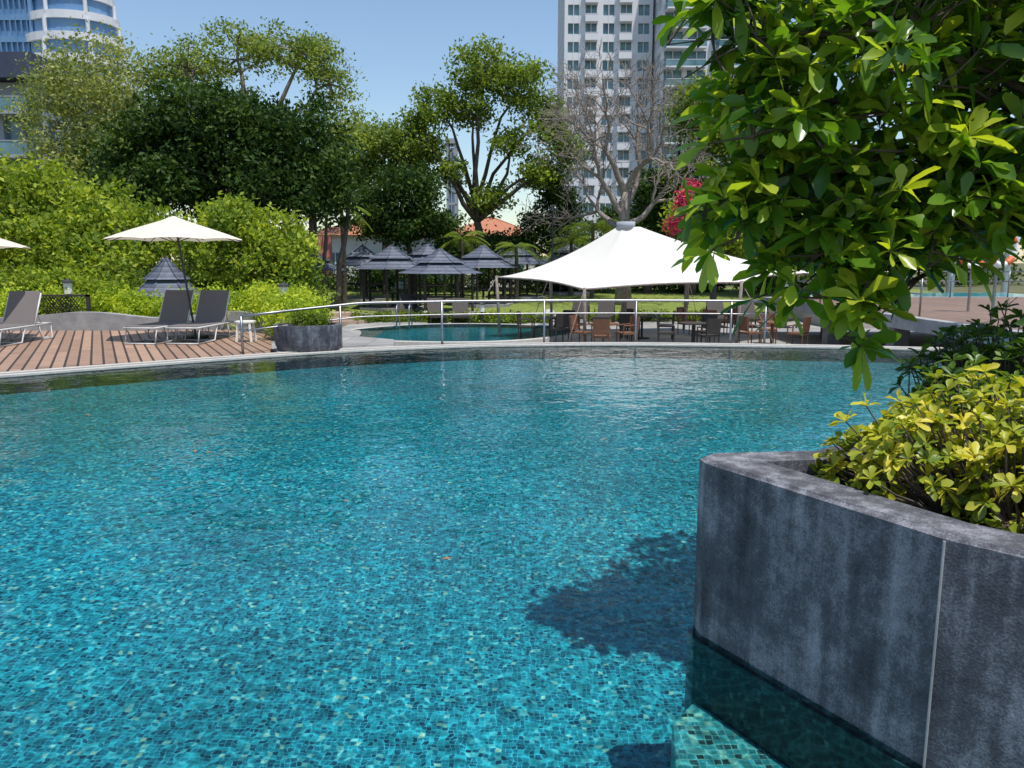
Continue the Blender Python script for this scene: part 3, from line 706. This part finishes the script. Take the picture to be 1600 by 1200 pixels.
bl=[((2.55,4.1,1.0),(.42,.5,.32)),((2.9,3.7,1.05),(.45,.5,.36)),((2.95,4.5,1.05),(.5,.45,.4)),((2.3,3.85,.92),(.25,.3,.22)),((3.4,4.2,1.1),(.5,.6,.4))]
P,A=ros_blob(bl,800); rosettes('foliage',P,A,.09,8,L_shrubd,e,.36); stems(P,lambda p:(p[0]*.6+.4*2.8,p[1]*.6+.4*4.2,.7),M_bark,e,.005)

# overhanging tree
e=empty('overhanging_tree')
bl=[((2.25,4.7,2.62),(.92,.7,.72)),((1.34,4.6,3.02),(.42,.33,.32)),((1.74,4.6,2.08),(.62,.48,.40)),((1.74,4.45,1.68),(.34,.35,.34)),
    ((2.95,4.6,2.55),(.8,.8,.7)),((1.20,4.6,2.0),(.24,.25,.28)),((2.7,4.9,3.5),(1.0,.9,.45)),((3.6,4.6,3.2),(1.2,1.2,.8)),((1.92,4.35,1.38),(.20,.22,.20)),
    ((1.50,4.6,2.55),(.42,.4,.4)),((3.2,4.2,2.15),(.6,.5,.33)),((2.4,4.4,2.05),(.5,.4,.35)),((2.1,4.4,1.80),(.35,.3,.28))]
P,A=ros_blob(bl,1150,.3,-.03)
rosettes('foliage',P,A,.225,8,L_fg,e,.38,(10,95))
m=MB(); base=Vector((3.75,4.7,.7)); fork=Vector((3.6,4.75,2.0))
m.tube(limb_pts(base,fork,0,5,.05),[.13,.11,.10,.09,.085,.08],10)
allp=[]
for c,r in bl:
    lp_=limb_pts(fork,c,.10,8,.10); m.tube(lp_,[.035*(1-.75*i/8) for i in range(9)],7); allp+=lp_[1:]
    for q in range(3):
        t=Vector(c)+Vector(rng.normal(size=3))*.5*Vector(r).length*.6
        s2=limb_pts(lp_[5],t,.05,5,.1); m.tube(s2,[.014*(1-.7*i/5) for i in range(6)],5); allp+=s2[1:]
for p in P:
    p=Vector(p); q=min(allp,key=lambda a:(a-p).length); m.tube(limb_pts(q,p,.03,3,.08),[.008,.007,.006,.005],4,caps=False)
m.obj('trunk_and_limbs',[M_bark],e,smooth=True)

# ------------------------------------------------------------ background vegetation
tree('tall_pale_tree',(-24.5,48,0),.35,(-24.5,48,5),[((-25.2,48,12.3),(3.0,2.6,2.8)),((-22.6,48,10.5),(2.4,2.4,3.2)),((-27,48,9.5),(2.4,2.4,2.8)),((-24.3,48,8),(3.4,2.6,2.4)),((-22,48,7.2),(1.6,2,2.4))],L_pale,M_barkp,440,50,.42,.12,.18,.3,vert=1.3)
tree('rain_tree',(-16,50,0),.45,(-16,50,7.5),[((-20,50,13.2),(2.6,3,1.5)),((-16.8,50,14.7),(3.0,3,1.3)),((-13,50,14.2),(2.6,3,1.5)),((-11.3,50,12.4),(1.7,2.5,1.2)),((-10.3,50,9.8),(1.6,2,1.6)),((-18,50,11.4),(3,2.5,1.0)),((-21.5,50,11),(1.6,2,1.4))],L_rain,M_barkp,500,38,.42,.11,.24,.35,150,vert=.45)
tree('banyan_tree',(-12.5,34.5,0),.4,(-12.3,34.3,3.2),[((-12.6,34,6.9),(3.0,2.6,2.2)),((-15.3,34,6.1),(2.2,2.2,2.1)),((-9.6,34,6.3),(2.4,2.4,2.1)),((-7.9,34,5.0),(1.4,1.8,1.5)),((-12,33.6,4.9),(4.2,2.6,1.4)),((-16.2,34,4.7),(1.5,1.8,1.4))],L_dark,M_bark,1000,52,.32,.12,.06,.3,60,
   trunks=[((-14+i*.62,34+.5*math.sin(i*2.2),-.7),(-14.2+i*.72,34,4.6),.08+.04*(i%3)) for i in range(11)])
tree('broadleaf_tree',(-15.5,27,-.3),.18,(-15.5,27,2.0),[((-17.2,26,4.0),(1.3,1.4,1.3)),((-15.3,26,3.9),(1.2,1.3,1.1)),((-13.4,26,3.2),(1.3,1.5,1.0)),((-18.9,26,3.2),(1.4,1.5,1.4)),((-11.6,25.6,2.6),(1.1,1.2,.9)),((-15.3,25,2.3),(2.2,1.3,.9)),((-12.8,24.5,1.9),(1.5,1.1,.8)),((-14.2,25.4,3.0),(1.0,1,.8))],L_light,M_bark,700,38,.25,.10,.16,.3)
tree('broadleaf_tree',(-8,24.3,-.3),.12,(-8,24.2,1.4),[((-8.5,24,2.7),(1.1,1.1,.8)),((-7.1,24,2.2),(.95,1.0,.75)),((-9.5,24.3,2.0),(1.0,1,.8)),((-6.6,23.8,1.5),(.8,.8,.6)),((-8.1,23.5,1.6),(1.3,.8,.7))],L_light,M_bark,380,40,.19,.085,.14,.3)
tree('light_tree',(-7.5,46,-.3),.25,(-7.3,46,4.5),[((-7.6,46,8.6),(1.7,1.7,1.1)),((-5.8,46,7.9),(1.4,1.7,1.1)),((-9,46,7),(1.4,1.6,1.3)),((-6.8,46,6.6),(2.0,1.7,1.1))],L_rain,M_bark,280,42,.35,.12,.16,.3)
tree('dark_tree',(-5.5,41.5,-.4),.2,(-5.5,41.5,2.6),[((-5.4,41,5.3),(1.6,1.5,1.4)),((-7.2,41,4.4),(1.2,1.4,1.4)),((-4.2,41,3.9),(1.1,1.2,1.1)),((-6,41,3.6),(1.8,1.4,1.0))],L_dark,M_bark,360,46,.28,.11,.06,.3)
tree('tall_broadleaf_tree',(-1.7,45.5,-.1),.28,(-2.0,45.3,4.0),[((-1.8,45,12.2),(1.9,1.8,1.3)),((-4.2,45,10.3),(1.5,1.7,1.1)),((.6,45,11.4),(1.7,1.8,1.3)),((1.9,45,9.4),(1.3,1.6,1.3)),((-2.2,45,9.9),(1.4,1.7,.8)),((-4.9,45,8.1),(1.1,1.5,.8)),((1.6,45,6.7),(1.2,1.5,.9)),((-.1,45,8.2),(1.0,1.4,.7)),((-3.4,45,6.6),(1.1,1.2,.7)),((2.9,45,7.7),(1.0,1.2,1.0)),((-1.2,45,5.2),(1.2,1.2,.7)),((-5.4,45,9.5),(.8,1,.5))],L_mid,M_bark,600,36,.34,.12,.24,.3,150)
tree('dark_tree',(9.8,43,-.2),.25,(9.7,43,4),[((9.6,42.5,9.4),(1.6,1.6,1.8)),((11.5,42.5,8.5),(2,1.8,2)),((9.4,42.5,6.2),(1.5,1.5,1.6)),((12,42.5,5.3),(2.2,2,2)),((14.5,42.5,7.5),(2.4,2,2.6)),((17.5,42,5.5),(2.4,2,2.6)),((20.5,42,4.5),(2.4,2,2.6)),((14.5,42,2.5),(3.4,2,1.6))],L_mid,M_bark,820,46,.36,.12,.06,.3)
tree('dark_tree',(2.6,45.5,-.1),.2,(2.6,45.5,2),[((2.9,46,5.0),(1.1,1.4,1.4)),((1.8,46,3.6),(1.3,1.4,1.2)),((-.4,46.5,2.6),(1.6,1.4,1.0)),((-3.0,46.5,2.6),(1.6,1.4,.9))],L_dark,M_bark,280,44,.3,.11)
tree('dark_tree',(7.6,44,-.1),.2,(7.6,44,2.5),[((7.9,44,5.2),(1.4,1.5,1.6)),((6.6,44,3.8),(1.5,1.4,1.1)),((9.4,44,3.4),(1.6,1.4,1.3))],L_dark,M_bark,320,44,.3,.11)
def bare():
    e=empty('bare_tree'); m=MB()
    def grow(p,d,L,r,lev):
        n=5; pts=[p]; q=p.copy(); dd=d.copy()
        for i in range(n):
            dd=(dd+Vector(rng.normal(size=3))*.16+Vector((0,0,.05 if lev<3 else .02))).normalized(); q=q+dd*L/n; pts.append(q.copy())
        r1=r*.62; m.tube(pts,[max(.012,r+(r1-r)*i/n) for i in range(n+1)],8 if lev<2 else (5 if lev<4 else 3),caps=False)
        if lev>=6: return
        k_=3 if lev in(1,2) else 2
        if lev>=3 and random.random()<.5:k_=3
        for j in range(k_):
            a=2*math.pi*(j/k_)+random.random()*1.5; sp=random.uniform(.4,.75)
            o=dd.orthogonal().normalized(); o2_=dd.cross(o)
            nd=(dd*math.cos(sp)+(o*math.cos(a)+o2_*math.sin(a))*math.sin(sp)).normalized()
            grow(q,nd,L*random.uniform(.66,.84),r1*random.uniform(.75,.95),lev+1)
            if lev>=2 and random.random()<.6:
                s_=pts[random.randint(2,4)]; nd2=(dd*.6+Vector(rng.normal(size=3))*.7).normalized(); grow(s_,nd2,L*.55,r1*.5,min(6,lev+2))
    m.tube([(5.45,38,-.75),(5.4,38,1.2),(5.48,38,2.6),(5.38,38,4.0),(5.45,38,5.0)],[.46,.33,.28,.26,.22],12)
    for (dx,dz,L,z) in ((-.9,.7,2.2,3.9),(.75,.8,2.0,4.4),(-.25,1.2,2.3,4.9),(.3,1.1,2.2,4.9),(-1.2,.45,2.0,3.3),(1.1,.5,1.8,3.5)):
        grow(Vector((5.4,38,z)),Vector((dx,rng.normal()*.35,dz)).normalized(),L,.17,1)
    m.obj('trunk_and_branches',[M_barkp],e,smooth=True)
bare()
def palm(loc,h,L,nf=16):
    e=empty('palm_tree',loc); m=MB(); m.tube([(0,0,0),(.05,0,h*.5),(0,0,h)],[.14,.11,.09],8); m.obj('trunk',[M_bark],e)
    m=MB()
    for i in range(nf):
        a=i*2.4; el=random.uniform(-.1,1.1); d=Vector((math.cos(a),math.sin(a),0))
        pts=[]
        for s_ in range(9):
            t=s_/8; pts.append(Vector((0,0,h))+d*L*t*math.cos(el*.6)+Vector((0,0,L*(math.sin(el)*t-.75*t*t))))
        m.tube(pts,[.02*(1-.8*j/8) for j in range(9)],4)
        sd=d.cross(Vector((0,0,1)))
        for s_ in range(1,8):
            for f in (0,.33,.66):
                b=pts[s_].lerp(pts[s_+1],f); ll=L*.28*(1-abs(s_+f-4)/6)
                for sg in (-1,1):
                    tip=b+sd*sg*ll+d*ll*.5+Vector((0,0,-ll*.45)); m.add([b,b+d*.05,tip],[(0,1,2)],0)
    o=m.obj('fronds',[L_mid],e)
    at=o.data.attributes.new('shade','FLOAT','FACE'); at.data.foreach_set('value',rng.uniform(.2,.8,len(o.data.polygons)))
palm((4.2,41,-.3),3.8,1.9,18); palm((-2.6,40.5,-.3),3.2,1.6); palm((-8.3,38.5,-.4),4.7,1.5); palm((3.2,42.5,-.2),2.9,1.7); palm((.2,38.7,-.4),2.8,1.3); palm((-16.9,23,0),2.6,1.5)
bush('background_trees',[((-48+i*3.1,56+3*math.sin(i*1.7),1.9+.9*math.sin(i*2.3)),(2.4,1.8,2.2)) for i in range(34)],L_far,1700,40,.45,.16,0,.4)
bush('garden_shrubs',[((-15+i*1.35,44.8+math.sin(i*2)*.7,.7+.3*math.sin(i*1.3)),(1.0,.8,.9)) for i in range(24)],L_dark,900,36,.2,.09,0,.3)
bush('lime_hedge',[((-14.5+i*.85,20.4+.4*math.sin(i*1.9),.42+.10*math.sin(i*2.7)),(.72,.65,.52)) for i in range(11)],L_hedge,1000,46,.12,.05,-.05,.3)
bush('garden_shrubs',[((-17+i*1.0,22.6+.4*math.sin(i*2.9),.8),(1.0,.8,.8)) for i in range(6)],L_light,420,42,.17,.075,0,.3)
bush('lime_hedge',[((-5.0,18.0,.52),(.7,.65,.55)),((-5.6,19.0,.6),(.75,.75,.55)),((-4.35,16.2,.42),(.42,.5,.45)),((-4.9,17.0,.55),(.5,.5,.5)),((-6.5,20.1,.5),(.8,.7,.55))],L_hedge,560,50,.10,.042,-.05,.3)
bush('green_shrub',[((-3.95,15.0,.55),(.36,.26,.17))],L_mid,50,40,.06,.035,-.1,.2)
bush('garden_shrubs',[((-6.8,24,.6),(1.1,.9,.8)),((-11.8,23.4,.7),(1.2,.9,.9)),((-9.5,24.4,.6),(1.3,.6,.8))],L_mid,300,40,.16,.07,0,.3)
tree('broadleaf_tree',(8.3,32.5,-.75),.14,(8.3,32.5,1.6),[((8.3,32.4,3.2),(1.1,1,1.3)),((9.4,32.4,2.4),(1.3,1,1.0)),((10.8,32,3),(1.3,1,1.4)),((7.0,32.0,3.5),(.6,.6,1.0))],L_light,M_bark,290,44,.22,.09)
tree('bougainvillea',(6.9,30.6,-.75),.05,(6.85,30.7,1.8),[((6.7,30.9,4.1),(.30,.3,.45)),((6.35,31,3.1),(.28,.3,.4)),((7.05,31,4.6),(.2,.25,.25))],L_flow,M_bark,70,26,.12,.06,.1,.2,10)
for x,y in ((2.0,39),(-8.4,33.8)):
    m=MB(); m.tube([(x,y,-.8),(x,y,4.2)],.045,8); m.tube([(x,y,4.2),(x,y,4.5)],[.16,.05],10); m.obj('garden_lamp_post',[M_dark])

# ------------------------------------------------------------ buildings
def tower(name,x0,x1,y0,y1,H,fl,bay,glass,wall,balc=(),rail=None,spandrel=1.1,pier=.6):
    e=empty(name); m=MB()
    m.box(x0+.4,x1-.4,y0+.4,y1-.4,0,H,0)
    nf=int(H/fl)
    for i in range(nf+1):
        z=i*fl; m.box(x0,x1,y0,y1,z,z+spandrel,1)
    def piers(a0,a1,fn):
        n_=max(1,round((a1-a0)/bay)); st=(a1-a0)/n_
        for i in range(n_+1):
            c=a0+i*st; fn(c-pier/2 if i else c-.03,c+pier/2 if i<n_ else c+.03)
            if i<n_: fn(c+st/2-.05,c+st/2+.05)
    piers(x0,x1,lambda a,b:m.box(a,b,y0-.05,y0+.5,-.1,H+1,1))
    piers(y0,y1,lambda a,b:(m.box(x0-.05,x0+.5,a,b,-.12,H+1.02,1),m.box(x1-.5,x1+.05,a,b,-.12,H+1.02,1)))
    for (a,b,dep) in balc:
        for i in range(1,nf+1):
            z=i*fl; m.box(a,b,y0-dep,y0-.06,z-.02,z+.22,1)
            m.box(a,b,y0-dep,y0-dep+.06,z+.22,z+1.15,2); m.box(a,a+.06,y0-dep+.06,y0-.06,z+.22,z+1.15,2); m.box(b-.06,b,y0-dep+.06,y0-.06,z+.22,z+1.15,2)
            m.box(a,b,y0-dep-.03,y0-dep+.09,z+1.15,z+1.23,1)
    m.box(x0-.2,x1+.2,y0-.2,y1+.2,H+1,H+2.2,1)
    m.obj('facade',[glass,wall,rail or glass],e); return e
tower('white_apartment_tower',9.0,24,140,160,58,3.0,3.0,M_glass,M_bwhite,balc=[(12.4,14.6,1.3),(18.2,20.4,1.3)],rail=M_bwhite,spandrel=1.25,pier=1.1)
tower('white_apartment_tower',24.5,44,134,156,58,3.0,3.9,M_glass,M_bwhite,balc=[(25,31.5,2.0),(33.5,43,2.0)],rail=M_glass,spandrel=1.0,pier=.8)
tower('blue_glass_tower',-92,-76,130,150,70,3.3,1.8,M_glassb,M_glassb,spandrel=.9,pier=.15)
e=empty('curved_balcony_tower'); m=MB()
cx,cy=-71.5,134
for i in range(15):
    z=i*3.3; r_=8.2-(.0 if i<11 else .6*(i-10))
    poly=[(cx+r_*math.cos(t/28*6.283),cy+r_*.8*math.sin(t/28*6.283)) for t in range(28)]
    m.prism(poly,z,z+1.2,0); m.prism([(cx+(a-cx)*.86,cy+(b-cy)*.86) for a,b in poly],z+1.2,z+3.3,1)
    for t in range(0,28,4): m.tube([(cx+(poly[t][0]-cx)*.96,cy+(poly[t][1]-cy)*.96,z+.9),(cx+(poly[t][0]-cx)*.96,cy+(poly[t][1]-cy)*.96,z+3.3)],.3,6,0)
m.obj('facade',[M_bwhite,M_glassb],e)
tower('grey_apartment_building',-48,-34.9,60,74,12.6,3.1,3.2,M_glass,M_bgrey,balc=[(-44,-40.5,1.4),(-38.6,-35.2,1.4)],rail=M_glass,spandrel=.7,pier=.5)
m=MB(); m.box(-48.3,-34.5,58.4,74.4,14.85,16.6,0); m.obj('navy_parapet',[M_navy])
tower('distant_tower',-16.5,-14,200,206,30,3.2,1.2,M_glassb,M_bgrey,spandrel=.6,pier=.2)
def house(name,x0,x1,y0,y1,h,rise,wall,roof):
    e=empty(name); m=MB(); m.box(x0,x1,y0,y1,-.3,h,0)
    o=.5; cy_=(y0+y1)/2; d=(y1-y0)/2
    m.add([(x0-o,y0-o,h),(x1+o,y0-o,h),(x1+o,y1+o,h),(x0-o,y1+o,h),(x0+d*.8,cy_,h+rise),(x1-d*.8,cy_,h+rise)],[(0,1,5,4),(1,2,5),(2,3,4,5),(3,0,4),(3,2,1,0)],1)
    k_=max(2,int((x1-x0)/2.2))
    for i in range(k_):
        a=x0+(i+.25)*(x1-x0)/k_; b=x0+(i+.75)*(x1-x0)/k_
        m.box(a,b,y0-.04,y0+.1,1.0,2.3,2); m.box(a-.08,b+.08,y0-.1,y0-.0,.88,.98,0); m.box((a+b)/2-.03,(a+b)/2+.03,y0-.07,y0-.045,1.0,2.3,3)
    m.obj('house_body',[wall,roof,M_glass,M_white],e)
house('orange_roof_house',-12.5,-5,50,58,3.4,1.6,M_white,M_orange)
house('orange_roof_house',-4.6,1.5,52,60,3.4,1.5,M_white,M_orange)
m=MB(); m.box(-12.5,-10.6,46,46.3,-.3,3.2); m.obj('pink_garden_wall',[M_pink])
m=MB(); m.box(-9.4,-3,48,48.2,-.3,2.4); [m.box(-9.4+i*1.2,-9.25+i*1.2,47.9,48,-.3,2.55) for i in range(6)]; m.obj('white_boundary_wall',[M_white])
